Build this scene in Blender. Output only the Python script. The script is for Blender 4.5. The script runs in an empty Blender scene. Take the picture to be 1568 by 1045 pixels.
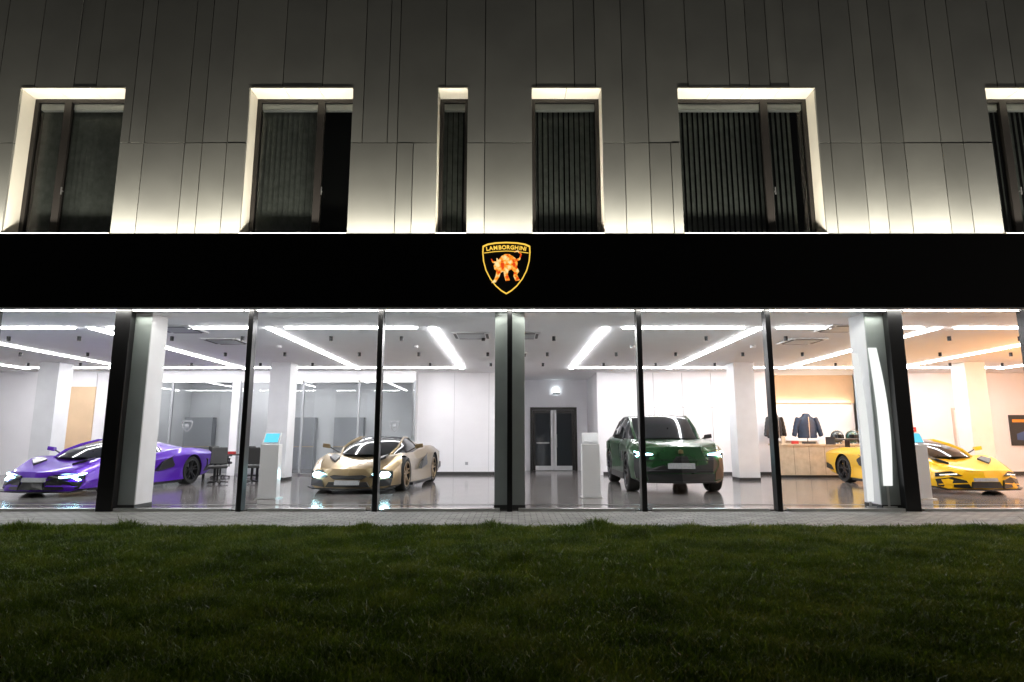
import bpy, bmesh, math, random
import numpy as np
from mathutils import Vector
random.seed(7); np.random.seed(7)
S=bpy.context.scene
S.view_settings.view_transform='Standard'; S.view_settings.look='None'; S.view_settings.exposure=0

# ---------------------------------------------------------------- materials
def mat(name,col,rough=.5,metal=0,coat=0,emis=None,es=0,noise=0,nscale=5,bump=0,bscale=60,spec=.5,coat_r=.03):
    m=bpy.data.materials.new(name); m.use_nodes=True; nt=m.node_tree; b=nt.nodes['Principled BSDF']
    b.inputs['Base Color'].default_value=(*col,1); b.inputs['Roughness'].default_value=rough
    b.inputs['Metallic'].default_value=metal; b.inputs['Coat Weight'].default_value=coat
    b.inputs['Coat Roughness'].default_value=coat_r
    b.inputs['Specular IOR Level'].default_value=spec
    if emis: b.inputs['Emission Color'].default_value=(*emis,1); b.inputs['Emission Strength'].default_value=es
    if noise or bump:
        tc=nt.nodes.new('ShaderNodeTexCoord')
    if noise:
        n=nt.nodes.new('ShaderNodeTexNoise'); n.inputs['Scale'].default_value=nscale; n.inputs['Detail'].default_value=5
        nt.links.new(tc.outputs['Object'],n.inputs['Vector'])
        r=nt.nodes.new('ShaderNodeMapRange'); r.inputs['From Min'].default_value=.3; r.inputs['From Max'].default_value=.7
        r.inputs['To Min'].default_value=1-noise; r.inputs['To Max'].default_value=1+noise
        nt.links.new(n.outputs['Fac'],r.inputs['Value'])
        mx=nt.nodes.new('ShaderNodeVectorMath'); mx.operation='SCALE'; mx.inputs[0].default_value=col
        nt.links.new(r.outputs['Result'],mx.inputs['Scale']); nt.links.new(mx.outputs[0],b.inputs['Base Color'])
        r2=nt.nodes.new('ShaderNodeMapRange'); r2.inputs['To Min'].default_value=rough*.8; r2.inputs['To Max'].default_value=min(1,rough*1.25)
        nt.links.new(n.outputs['Fac'],r2.inputs['Value']); nt.links.new(r2.outputs['Result'],b.inputs['Roughness'])
    if bump:
        n=nt.nodes.new('ShaderNodeTexNoise'); n.inputs['Scale'].default_value=bscale
        nt.links.new(tc.outputs['Object'],n.inputs['Vector'])
        bp=nt.nodes.new('ShaderNodeBump'); bp.inputs['Strength'].default_value=bump; bp.inputs['Distance'].default_value=.01
        nt.links.new(n.outputs['Fac'],bp.inputs['Height']); nt.links.new(bp.outputs[0],b.inputs['Normal'])
    return m
def emit(name,col,s):
    m=bpy.data.materials.new(name); m.use_nodes=True; nt=m.node_tree; nt.nodes.clear()
    e=nt.nodes.new('ShaderNodeEmission'); e.inputs[0].default_value=(*col,1); e.inputs[1].default_value=s
    o=nt.nodes.new('ShaderNodeOutputMaterial'); nt.links.new(e.outputs[0],o.inputs[0]); return m
def glassmat(name,tint=(1,1,1),refl=1.0,rough=0.0,base=0.0):
    m=bpy.data.materials.new(name); m.use_nodes=True; nt=m.node_tree; nt.nodes.clear()
    t=nt.nodes.new('ShaderNodeBsdfTransparent'); t.inputs[0].default_value=(*tint,1)
    g=nt.nodes.new('ShaderNodeBsdfGlossy'); g.inputs['Roughness'].default_value=rough
    f=nt.nodes.new('ShaderNodeFresnel'); f.inputs[0].default_value=1.5
    mu=nt.nodes.new('ShaderNodeMath'); mu.operation='MULTIPLY_ADD'; mu.inputs[1].default_value=refl; mu.inputs[2].default_value=base
    mx=nt.nodes.new('ShaderNodeMixShader'); o=nt.nodes.new('ShaderNodeOutputMaterial')
    nt.links.new(f.outputs[0],mu.inputs[0]); nt.links.new(mu.outputs[0],mx.inputs[0])
    nt.links.new(t.outputs[0],mx.inputs[1]); nt.links.new(g.outputs[0],mx.inputs[2]); nt.links.new(mx.outputs[0],o.inputs[0])
    return m

M={}
M['panelA']=mat('facade_panel_a',(.30,.30,.275),.40,.5,noise=.07,nscale=1.2)
M['panelB']=mat('facade_panel_b',(.325,.325,.295),.43,.5,noise=.07,nscale=1.2)
M['panelC']=mat('facade_panel_c',(.275,.275,.25),.38,.5,noise=.07,nscale=1.2)
M['dark']=mat('dark_backing',(.006,.006,.006),.9)
M['black']=mat('black_fascia',(.003,.003,.003),.45,spec=.15)
M['blackmetal']=mat('black_metal',(.010,.010,.011),.35,.3)
M['liner']=mat('window_reveal',(.72,.68,.58),.5,noise=.04,nscale=3)
M['frame']=mat('window_frame',(.025,.022,.02),.4,.3)
M['curtain']=mat('curtain',(.26,.27,.25),.9,noise=.2,nscale=8)
M['winglass']=glassmat('window_glass',(.88,.92,.90),.9)
M['shopglass']=glassmat('storefront_glass',(.97,.985,.98),.45)
M['partglass']=glassmat('partition_glass',(.90,.92,.93),1.2,base=.03)
M['wall']=mat('white_wall',(.80,.79,.82),.6,noise=.02,nscale=2)
M['wallgrey']=mat('grey_wall',(.7,.71,.73),.6,noise=.05,nscale=1)
M['greymetal']=mat('grey_trim',(.35,.36,.38),.4,.2)
M['ceil']=mat('ceiling',(.76,.76,.78),.7,noise=.02,nscale=2)
M['beige']=mat('beige_wall',(.66,.47,.30),.6,noise=.05,nscale=2)
M['wood']=mat('pale_wood',(.55,.45,.33),.45,noise=.12,nscale=6)
M['col']=mat('column_plaster',(.66,.67,.69),.6,noise=.04,nscale=3)
M['colshade']=mat('column_front_shade',(.30,.33,.32),.5,noise=.05,nscale=3)  # darker copy of the plaster: shade of the unlit front put into the colour
M['floor']=mat('polished_floor',(.17,.155,.15),.12,noise=.25,nscale=1.5,spec=.65)
M['white']=mat('white_lacquer',(.74,.74,.75),.3,noise=.01)
M['skirt']=mat('skirting',(.03,.03,.03),.5)
M['led']=emit('led_tube',(1,.985,1),46)
M['alu']=mat('aluminium',(.6,.6,.6),.3,.9,noise=.03)
M['doorglass']=mat('door_glass',(.03,.035,.04),.08,spec=.6)
M['rubber']=mat('tyre',(.015,.015,.015),.75,noise=.2,nscale=20)
M['rimdark']=mat('rim_dark',(.05,.05,.055),.3,.8)
M['rimbronze']=mat('rim_bronze',(.36,.25,.13),.3,.9)
M['disc']=mat('brake_disc',(.3,.3,.3),.35,.9)
M['carblack']=mat('car_black_trim',(.006,.006,.007),.4,coat=.1)
M['carglass']=mat('car_glass',(.010,.012,.014),.05,spec=.5)
M['plate']=mat('number_plate',(.30,.31,.32),.4,noise=.1,nscale=30)
M['drl']=emit('headlight_led',(.45,.88,1),60)
M['drl2']=emit('headlight_dim',(1,.95,.85),3)
M['red']=mat('red_fabric',(.45,.02,.02),.6)
M['screen']=emit('kiosk_screen',(.15,.7,.95),1.2)

class MB:
    def __init__(s): s.v=[];s.f=[];s.m=[];s.mats=[]
    def mi(s,m):
        if m not in s.mats: s.mats.append(m)
        return s.mats.index(m)
    def box(s,x0,x1,y0,y1,z0,z1,m):
        i=len(s.v); k=s.mi(m)
        s.v+=[(x0,y0,z0),(x1,y0,z0),(x1,y1,z0),(x0,y1,z0),(x0,y0,z1),(x1,y0,z1),(x1,y1,z1),(x0,y1,z1)]
        for f in ((0,3,2,1),(4,5,6,7),(0,1,5,4),(1,2,6,5),(2,3,7,6),(3,0,4,7)):
            s.f.append(tuple(i+j for j in f)); s.m.append(k)
    def quad(s,p,m):
        i=len(s.v); s.v+=list(p); s.f.append(tuple(range(i,i+len(p)))); s.m.append(s.mi(m))
    def prism(s,front,back,m):
        i=len(s.v);n=len(front);k=s.mi(m); s.v+=list(front)+list(back)
        s.f.append(tuple(range(i,i+n))); s.f.append(tuple(range(i+2*n-1,i+n-1,-1))); s.m+=[k,k]
        for j in range(n):
            a=j;b=(j+1)%n
            s.f.append((i+a,i+n+a,i+n+b,i+b)); s.m.append(k)
    def lathe(s,prof,cx,cy,cz,axis,m,n=32):
        i=len(s.v);k=s.mi(m)
        for r,t in prof:
            for j in range(n):
                a=2*math.pi*j/n; c=r*math.cos(a); d=r*math.sin(a)
                if axis=='y': s.v.append((cx+c,cy+t,cz+d))
                elif axis=='z': s.v.append((cx+c,cy+d,cz+t))
                else: s.v.append((cx+t,cy+c,cz+d))
        for q in range(len(prof)-1):
            for j in range(n):
                j2=(j+1)%n
                s.f.append((i+q*n+j,i+q*n+j2,i+(q+1)*n+j2,i+(q+1)*n+j)); s.m.append(k)
    def obj(s,name,parent=None,smooth=None,bevel=0,fixn=True):
        me=bpy.data.meshes.new(name); me.from_pydata(s.v,[],s.f)
        for m in s.mats: me.materials.append(m)
        me.polygons.foreach_set('material_index',s.m)
        if fixn:
            b=bmesh.new(); b.from_mesh(me); bmesh.ops.recalc_face_normals(b,faces=b.faces); b.to_mesh(me); b.free()
        if smooth is not None:
            me.polygons.foreach_set('use_smooth',[True]*len(me.polygons)); me.set_sharp_from_angle(angle=math.radians(smooth))
        o=bpy.data.objects.new(name,me); S.collection.objects.link(o)
        if parent: o.parent=parent
        if bevel:
            bv=o.modifiers.new('bevel','BEVEL'); bv.width=bevel; bv.segments=2; bv.limit_method='ANGLE'; bv.angle_limit=math.radians(40)
        return o
def empty(name,loc=(0,0,0),rz=0):
    e=bpy.data.objects.new(name,None); S.collection.objects.link(e); e.location=loc; e.rotation_euler=(0,0,rz); return e

# ---------------------------------------------------------------- building
B=empty('car_showroom_building')
WY=10.85
wins=[(-18.2,-16.4),(-13.6,-11.6),(-9.5,-7.47),(-5.07,-3.07),(-1.43,-.85),(.38,1.73),(3.2,5.86),(9.15,11.2),(14.0,15.6),(18,20)]
splits={-9.5:[.33],-5.07:[.64],3.2:[.68],9.15:[.3],-13.6:[.5],14.0:[.6]}
ZB,ZS,ZT,ZR=4.86,6.8,7.95,12.6
XE=22
low=[-11,-10.2,-7.01,-6.23,-5.9,-5.43,-2.19,-1.88,-.52,2.14,2.61,3.04-.02,6.07,6.66,7.03,7.47,8.18,8.6,11.9,12.7,13.3]
up=[-12.4,-11.8,-11,-10.3,-9.95,-9.24,-8.49,-8.05,-7.3,-7.01,-6.23,-5.9,-5.43,-4.44,-3.67,-2.86,-2.38,-2.19,-1.29,-.52,.47,1.21,1.62,2.14,2.61,3.41,4.22,4.6,5.0,5.36,6.07,6.66,7.03,7.47,8.18,8.6,9.4,9.75,10.3,11.0,11.9,12.7,13.3]
x=-12.9
while x>-XE: low.append(x) ; up.append(x-.03); x-=random.choice([.45,.75,.35])
x=13.9
while x<XE: low.append(x); up.append(x+.03); x+=random.choice([.45,.75,.35])
def cells(seams,x0,x1):
    s=[x0]+[q for q in sorted(seams) if x0+.12<q<x1-.12]+[x1]
    return list(zip(s[:-1],s[1:]))
solid=[];c=-XE
for a,b in wins: solid.append((c,a)); c=b
solid.append((c,XE))
g=.008
P=MB()
pm=[M['panelA'],M['panelB'],M['panelC']]
def jig(): return random.uniform(-.003,.003)
for a,b in solid:
    for s0,s1 in cells(low,a,b):
        j=jig(); ll=(0 if s0==a else g); rr=(0 if s1==b else g)
        P.box(s0+ll,s1-rr,WY+j,WY+.045,ZB,ZS-.010,random.choice(pm))
for s0,s1 in cells(up,-XE,XE):
    j=jig(); mm=random.choice(pm)
    P.box(s0+g,s1-g,WY+j,WY+.045,ZT,ZR,mm)
    for a,b in solid:
        u0=max(s0+g,a); u1=min(s1-g,b)
        if u1-u0>.02: P.box(u0,u1,WY+j,WY+.045,ZS+.006,ZT,mm)
P.obj('facade_panels',B)
K=MB()
for a,b in solid: K.box(a+.012,b-.012,WY+.05,WY+.5,ZB-.1,ZT,M['dark'])
K.box(-XE,XE,WY+.05,WY+.5,ZT+.001,ZR-.02,M['dark'])
K.box(-XE,XE,WY+.9,26,3.75,ZR-.05,M['dark'])
K.box(-XE,XE,WY+.5,WY+.9,ZR-.3,ZR-.06,M['dark'])
K.box(-XE,XE,WY+.5,WY+.9,3.75,4.6,M['dark'])
K.box(-XE-.3,-XE,WY,26,0,ZR,M['panelA']); K.box(XE,XE+.3,WY,26,0,ZR,M['panelA'])
K.obj('wall_core',B)
for wi,(a,b) in enumerate(wins):
    W=MB(); L=M['liner']; t=.003; D=WY+.40
    W.box(a-.010,a+.001,WY+.047,D,ZB,ZT,L); W.box(b-.001,b+.010,WY+.047,D,ZB,ZT,L)
    n=max(1,round((b-a)/.62)); w=(b-a-2*t)/n
    for i in range(n): W.box(a+t+i*w+.006,a+t+(i+1)*w-.006,WY-.004,D,ZT-.03,ZT-.002,L)
    W.box(a+t,b-t,WY-.02,D,ZB+.0,ZB+.14,M['frame'])
    W.box(a+t,b-t,WY-.03,WY-.021,ZB+.12,ZB+.143,L)
    W.obj('window_reveal_%d'%(wi+1),B)
    F=MB(); fr=M['frame']; y0,y1=D-.03,D+.05
    x0,x1=a+t,b-t; z0,z1=ZB+.14,ZT-.03
    F.box(x0,x0+.08,y0,y1,z0,z1,fr);F.box(x1-.08,x1,y0,y1,z0,z1,fr)
    F.box(x0+.08,x1-.08,y0,y1,z1-.07,z1,fr);F.box(x0+.08,x1-.08,y0,y1,z0,z0+.08,fr)
    F.box(x0+.08,x1-.08,D+.03,D+.12,z1-.2,z1-.07,M['white'])  # added white bar imitating the lit soffit's reflection along the pane top
    for s in splits.get(a,[]):
        xs=x0+(x1-x0)*s; F.box(xs-.07,xs+.07,y0-.01,y1,z0+.08,z1-.07,fr)
        F.box(xs+.09,xs+.105,y0-.05,y0-.03,z0+.9,z0+1.05,M['alu']); F.box(xs+.092,xs+.103,y0-.03,y0+.01,z0+.97,z0+.99,M['alu'])
    F.obj('window_frame_%d'%(wi+1),B)
    G=MB(); G.quad([(x0+.05,D+.01,z0+.05),(x1-.05,D+.01,z0+.05),(x1-.05,D+.01,z1-.05),(x0+.05,D+.01,z1-.05)],M['winglass'])
    G.obj('window_pane_%d'%(wi+1),B,fixn=False)
    # vertical slat blinds: separate angled slats with dark gaps
    C=MB(); cx0=x0+.08; cx1=x1-.08
    if splits.get(a): cx1 = x0+(x1-x0)*(.92 if a!=-5.07 else .66)
    xx=cx0
    while xx<cx1:
        an=.55+random.uniform(-.12,.12); hw=.050; cs,sn=math.cos(an)*hw,math.sin(an)*hw; yy=D+.20
        C.prism([(xx-cs,yy-sn,z0+.03),(xx+cs,yy+sn,z0+.03),(xx+cs,yy+sn,z1-.1),(xx-cs,yy-sn,z1-.1)],[(xx-cs,yy-sn+.003,z0+.03),(xx+cs,yy+sn+.003,z0+.03),(xx+cs,yy+sn+.003,z1-.1),(xx-cs,yy-sn+.003,z1-.1)],M['curtain'])
        xx+=.105
    C.obj('vertical_blinds_%d'%(wi+1),B)
F=MB()
F.box(-XE,XE,10.50,10.56,3.52,4.88,M['black'])
F.box(-XE,XE,10.56,10.84,4.70,4.76,M['black'])
F.box(-XE,XE,10.56,10.845,3.56,3.62,M['dark'])
F.box(-XE,XE,10.485,10.56,3.490,3.519,M['white'])
F.obj('fascia',B,bevel=.003)
F=MB(); wl=emit('wash_led',(1,.95,.82),3)
x=-XE
while x<XE: F.box(x+.02,x+1.98,10.62,10.66,4.762,4.79,wl); x+=2
F.obj('wall_wash_strip',B)
F=MB(); F.box(-XE,XE,10.64,10.69,3.54,3.556,emit('soffit_led',(1,.98,.90),85)); F.obj('soffit_led_line',B)
for i in range(11):
    la=bpy.data.lights.new('wash_light','AREA'); la.shape='RECTANGLE'; la.size=3.98; la.size_y=.05; la.energy=145; la.color=(1,.94,.82); la.spread=math.radians(130)
    o=bpy.data.objects.new('wash_light_%d'%i,la); S.collection.objects.link(o); o.parent=B
    o.location=(-20+4*i,10.61,4.80); o.rotation_euler=(math.pi-math.radians(6),0,0)

GY=10.80
xm=[-21.05,-18.7,-16.37,-14.02,-11.69,-9.36,-7.0,-4.69,-2.36,-.04,2.28,4.60,6.93,9.27,11.6,13.95,16.3,18.6,20.9]
G=MB()
for a,b in zip(xm[:-1],xm[1:]): G.quad([(a+.01,GY,.04),(b-.01,GY,.04),(b-.01,GY,3.53),(a+.01,GY,3.53)],M['shopglass'])
G.obj('storefront_glass',B,fixn=False)
F=MB()
for x in xm:
    w=.045
    if abs(x+7)<.01 or abs(x-6.93)<.01: continue
    F.box(x-w,x+w,GY-.06,GY+.12,.0,3.54,M['blackmetal'])
F.box(-7.14,-6.86,GY-.05,GY+.10,0.001,3.538,M['blackmetal'])
F.box(6.76,7.02,GY-.05,GY+.10,0.001,3.538,M['blackmetal'])
for a,b in zip(xm[:-1],xm[1:]):
    F.box(a+.15,b-.17,GY-.03,GY+.06,.0,.05,M['alu']); F.box(a+.15,b-.17,GY-.03,GY+.06,3.50,3.54,M['alu'])
F.obj('storefront_mullions',B,bevel=.004)
def column(xa,xb,ya,yb,nm):
    C=MB(); C.box(xa,xb,ya+.03,yb,0.09,3.52,M['col']); C.box(xa,xb,ya,ya+.028,0.09,3.52,M['colshade']); C.box(xa-.006,xb+.006,ya-.006,yb+.006,0.02,.09,M['skirt'])
    C.obj(nm,B,bevel=.006)
column(-.31,.23,GY+.15,GY+.72,'facade_column_1'); column(-7.12,-6.60,GY+.15,GY+.68,'facade_column_2'); column(6.46,6.98,GY+.15,GY+.68,'facade_column_3')
column(-14.3,-13.75,GY+.15,GY+.72,'facade_column_4'); column(13.7,14.25,GY+.15,GY+.72,'facade_column_5')
for i,x in enumerate([-14,-7,0,7,14]):
    C=MB(); C.box(x-.31,x+.31,18.3,18.9,.1,3.52,M['col']); C.box(x-.315,x+.315,18.295,18.905,.02,.1,M['skirt']); C.obj('interior_column_%d'%(i+1),B,bevel=.008)

I=MB(); w=M['wall']
I.box(-XE+.01,XE-.01,GY+.07,25.99,-.1,.02,M['floor']); I.obj('showroom_floor',B)
I=MB(); I.box(-XE+.01,XE-.01,WY+.01,25.99,3.52,3.60,M['ceil']); I.obj('showroom_ceiling',B)
I=MB()
I.box(-20.5,-20.3,GY+.2,26,.02,3.519,w); I.box(20.3,20.5,GY+.2,26,.02,3.519,w)
I.box(-20.3,20.3,25.6,25.8,.02,3.519,M['wallgrey'])
I.box(-3.27,.45,21.2,21.4,.02,3.519,w)
I.box(.30,.45,21.4,24.0,.02,3.519,w)
I.box(.30,.71,24.0,24.2,.02,3.519,w); I.box(2.53,3.1,24.0,24.2,.02,3.519,w); I.box(.71,2.53,24.0,24.2,2.45,3.519,w)
I.box(2.95,3.1,21.1,24.0,.02,3.519,w)
I.box(3.1,8.8,21.1,21.3,.02,3.519,w)
I.box(8.8,8.95,21.1,22.2,.02,3.519,w)
I.box(8.95,12.4,22.2,22.4,.02,2.5,w); I.box(8.95,12.4,22.1,22.4,2.5,3.519,M['beige'])
I.box(12.4,20.3,21.4,21.6,.02,3.519,w)
I.box(-20.3,-15.8,21.0,21.2,.02,3.519,w); I.box(-15.8,-14.3,20.9,21.1,.02,3.0,M['beige']); I.box(-15.8,-14.3,20.9,21.1,3.0,3.519,w)
I.box(-14.3,-13.6,20.95,21.15,.02,3.519,w)
I.obj('interior_walls',B)
I=MB(); k=M['skirt']
I.box(-3.27,.45,21.185,21.199,.02,.12,k); I.box(3.1,8.8,21.085,21.099,.02,.12,k); I.box(12.4,20.3,21.385,21.399,.02,.12,k)
for x in (4.9,5.9,6.9,7.9): I.box(x-.008,x+.008,21.092,21.099,.12,3.5,M['greymetal'])
I.box(4.9,8.8,21.093,21.099,2.3,2.314,M['greymetal'])
for x in (-2.0,-.8): I.box(x-.004,x+.004,21.194,21.199,.12,3.5,M['greymetal'])
I.box(-1.6,-1.5,21.19,21.199,.35,.45,M['greymetal']); I.box(3.9,4.0,21.09,21.099,.35,.45,M['greymetal']); I.box(4.2,4.32,21.09,21.099,1.2,1.36,M['greymetal'])
I.box(-XE+1,XE-1,11.60,11.68,.0205,.024,M['blackmetal'])
I.obj('wall_trims',B)
D=MB(); dk=M['frame']
D.box(.71,2.53,23.93,24.03,2.35,2.449,dk); D.box(.71,.80,23.93,24.03,.02,2.35,dk); D.box(2.44,2.53,23.93,24.03,.02,2.35,dk)
for a,b in ((.81,1.61),(1.63,2.43)):
    D.box(a,a+.1,23.95,24.0,.03,2.34,M['white']if a>1.5 else dk); D.box(b-.1,b,23.95,24.0,.03,2.34,dk if a>1.5 else M['white']); D.box(a+.1,b-.1,23.95,24.0,2.22,2.34,dk); D.box(a+.1,b-.1,23.95,24.0,.03,.2,M['white'])
    D.box(a+.1,b-.1,23.97,23.99,.2,2.22,M['doorglass'])
D.box(1.50,1.53,23.88,23.91,.9,1.4,M['alu']); D.box(1.71,1.74,23.88,23.91,.9,1.4,M['alu'])
D.box(.95,1.45,23.955,23.969,1.05,1.1,M['alu'])
D.obj('rear_door',B,bevel=.004)
D=MB(); D.box(1.6,1.85,23.6,23.95,2.95,3.0,M['greymetal']); D.box(1.62,1.83,23.9,23.98,3.0,3.2,emit('lamp_small',(.9,.97,1),8)); D.obj('emergency_light',B)
D=MB(); D.box(15.35,16.35,21.37,21.399,.02,2.3,M['alu']); D.box(15.42,16.28,21.35,21.37,.03,2.23,M['wall']); D.box(15.5,15.62,21.32,21.35,1.05,1.08,M['blackmetal']); D.obj('side_door',B)
O=MB(); py=20.75
xs=[-13.6,-11.55,-9.5,-9.25,-7.1,-5.2,-3.3]
for x in xs: O.box(x-.035,x+.035,py-.04,py+.04,.02,3.2,M['greymetal'])
O.box(-13.6,-3.27,py-.05,py+.05,3.2,3.519,w); O.box(-13.6,-3.3,py-.04,py+.04,3.13,3.2,M['alu']); O.box(-13.6,-3.3,py-.04,py+.04,.021,.09,M['alu'])
O.box(-9.5,-9.25,py-.06,py+.06,.02,3.2,w)
O.box(-9.45,-9.3,py+.06,25.6,.02,3.519,M['wall']); O.box(-3.42,-3.27,py+.1,25.6,.02,3.519,M['wallgrey']); O.box(-13.6,-13.45,21.15,25.6,.02,3.519,M['wallgrey'])
for x in (-12.6,-8.4,-6.4): O.box(x-.9,x+.3,25.2,25.55,.02,2.1,M['greymetal']); O.box(x-.9,x+.3,25.15,25.2,.9,.93,M['wood'])
O.obj('office_partition_frame',B)
O=MB(); 
for a,b in zip(xs[:-1],xs[1:]): O.quad([(a,py,.09),(b,py,.09),(b,py,3.13),(a,py,3.13)],M['partglass'])
O.obj('office_partition_glass',B,fixn=False)
O=MB(); ol=emit('office_led',(1,1,1),30)
for x in (-12.2,-8.2,-5.9): O.box(x-.06,x+.06,21.4,24.8,3.49,3.515,ol)
O.obj('office_lights',B)
L=MB(); l=M['led']; z0,z1=3.49,3.516
XL=[-15.9,-12.4,-8.75,-5.05,-1.65,1.95,5.15,8.85,12.5,16]
for i,x in enumerate(XL): L.box(x-.055,x+.055,12.45,19.9,z0,z1,l)
for i,(a,b) in enumerate(zip(XL[:-1],XL[1:])):
    if i==4: continue
    L.box(a+.35,b-.33,12.40,12.46,z0,z1,l); L.box(a+.13,b-.13,19.56,19.64,z0,z1,l)
L.obj('ceiling_led_lines',B)
L=MB()
for x,y in ((-6.75,14.2),(6.85,14.2),(-7.0,12.6),(6.9,12.5),(-.9,13.4),(0.2,13.4),(13.2,14.2),(-13.4,14.2),(0,16.5)):
    L.box(x-.42,x+.42,y-.42,y+.42,3.49,3.519,M['white']); L.box(x-.3,x+.3,y-.3,y+.3,3.483,3.49,M['greymetal'])
    for s in(-1,1): L.box(x-.3,x+.3,y+s*.35-.03,y+s*.35+.03,3.484,3.489,M['skirt']); L.box(x+s*.35-.03,x+s*.35+.03,y-.3,y+.3,3.484,3.489,M['skirt'])
L.obj('air_conditioning_cassettes',B)
L=MB()
for bx in (-14,-10.6,-6.9,-3.3,.15,3.6,7,10.7,14.2):
    for y in (13.6,16.2,18.5):
        for dx in (-.8,.8):
            L.lathe([(.0,3.42),(.04,3.42),(.04,3.52)],bx+dx,y,0,'z',M['blackmetal'],12)
for bx in (-5.8,-2.4,3,6,9.6,-9.7): L.lathe([(0,3.46),(.06,3.47),(.07,3.52)],bx,15,0,'z',M['white'],12)
L.obj('ceiling_spotlights',B)
def plight(name,loc,e,col,r=.15,parent=None):
    la=bpy.data.lights.new(name,'POINT'); la.energy=e; la.color=col; la.shadow_soft_size=r
    o=bpy.data.objects.new(name,la); S.collection.objects.link(o); o.location=loc
    if parent:o.parent=parent
    return o

# ---------------------------------------------------------------- sign
SG=empty('illuminated_shield_sign')
yel=emit('sign_yellow',(1,.62,.08),1.15)
def grad_emit(name):
    m=bpy.data.materials.new(name); m.use_nodes=True; nt=m.node_tree; nt.nodes.clear()
    tc=nt.nodes.new('ShaderNodeTexCoord'); n=nt.nodes.new('ShaderNodeTexNoise'); n.inputs['Scale'].default_value=9; n.inputs['Detail'].default_value=2
    r=nt.nodes.new('ShaderNodeValToRGB'); r.color_ramp.elements[0].position=.40; r.color_ramp.elements[0].color=(.75,.06,.01,1); r.color_ramp.elements[1].position=.60; r.color_ramp.elements[1].color=(1,.75,.35,1)
    q=r.color_ramp.elements.new(.48); q.color=(1,.38,.03,1)
    e=nt.nodes.new('ShaderNodeEmission'); e.inputs[1].default_value=1.1; o=nt.nodes.new('ShaderNodeOutputMaterial')
    nt.links.new(tc.outputs['Object'],n.inputs[0]); nt.links.new(n.outputs[0],r.inputs[0]); nt.links.new(r.outputs[0],e.inputs[0]); nt.links.new(e.outputs[0],o.inputs[0]); return m
sx,sz=-.10,4.23
half=[(0,.475),(.2,.465),(.34,.44),(.425,.40),(.43,.28),(.415,.12),(.37,-.05),(.29,-.21),(.19,-.34),(.09,-.43),(0,-.485)]
out=half+[(-a,b) for a,b in half[-2:0:-1]]
def ring(s0,s1,ya,yb,m):
    r=MB(); n=len(out)
    for i in range(n):
        a=out[i];b=out[(i+1)%n]
        q=[(sx+a[0]*s0,sz+a[1]*s0),(sx+b[0]*s0,sz+b[1]*s0),(sx+b[0]*s1,sz+b[1]*s1),(sx+a[0]*s1,sz+a[1]*s1)]
        r.prism([(p[0],ya,p[1]) for p in q],[(p[0],yb,p[1]) for p in q],m)
    return r
b=MB(); b.prism([(sx+p[0],10.47,sz+p[1]) for p in out],[(sx+p[0],10.499,sz+p[1]) for p in out],M['carblack']); b.obj('shield_plate',SG)
ring(1.0,.95,10.455,10.469,yel).obj('shield_border',SG)
bm=grad_emit('sign_bull')
bull=[(766,399),(770,394),(775,391),(781,391),(786,394),(791,398),(793,404),(792,410),(795,416),(792,421),(796,429),(790,430),(787,423),(788,417),(784,413),(780,415),(779,421),(782,429),(776,430),(774,423),(773,416),(769,418),(767,424),(762,432),(756,433),(760,428),(762,422),(763,415),(760,413),(759,408),(762,403)]
def bp(p,y): return (sx+(p[0]-777)*.0125,y,sz-.035+(413.5-p[1])*.0125)
b=MB(); b.prism([bp(p,10.45) for p in bull],[bp(p,10.469) for p in bull],bm)
for q in ([(790,399),(795,397),(797,391),(793,387),(788,388),(788,386.5),(794,385.5),(799,391),(796.5,399),(791,402)],[(762,405),(757,403),(755,398),(756.2,398),(758.5,401.5),(764,402)],[(763,402),(763,397),(764.2,397),(766,401)]):
    b.prism([bp(p,10.451) for p in q],[bp(p,10.469) for p in q],bm)
b.obj('bull_emblem',SG)
word='LAMBORGHINI'; adv=[.052,.066,.08,.064,.07,.064,.07,.068,.042,.052,.042]
tot=sum(adv); px=-tot/2
for i,ch in enumerate(word):
    cu=bpy.data.curves.new('letter','FONT'); cu.body=ch; cu.size=.10; cu.extrude=.006; cu.offset=.0025; cu.align_x='CENTER'
    cu.materials.append(yel)
    o=bpy.data.objects.new('letter_%d'%(i+1),cu); S.collection.objects.link(o); o.parent=SG
    xc=(px+adv[i]/2)*1.08; px+=adv[i]
    o.location=(sx+xc,10.462,sz+.342-xc*xc*.25); o.rotation_euler=(math.pi/2,math.atan(xc*.5),0)
b=MB()
for s in(-1,1):
    q=[(.395,.275),(.2,.302),(0,.312),(0,.302),(.2,.292),(.395,.265)]
    b.prism([(sx+s*p[0],10.456,sz+p[1]) for p in q],[(sx+s*p[0],10.469,sz+p[1]) for p in q],yel)
b.obj('name_underline',SG)

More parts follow.
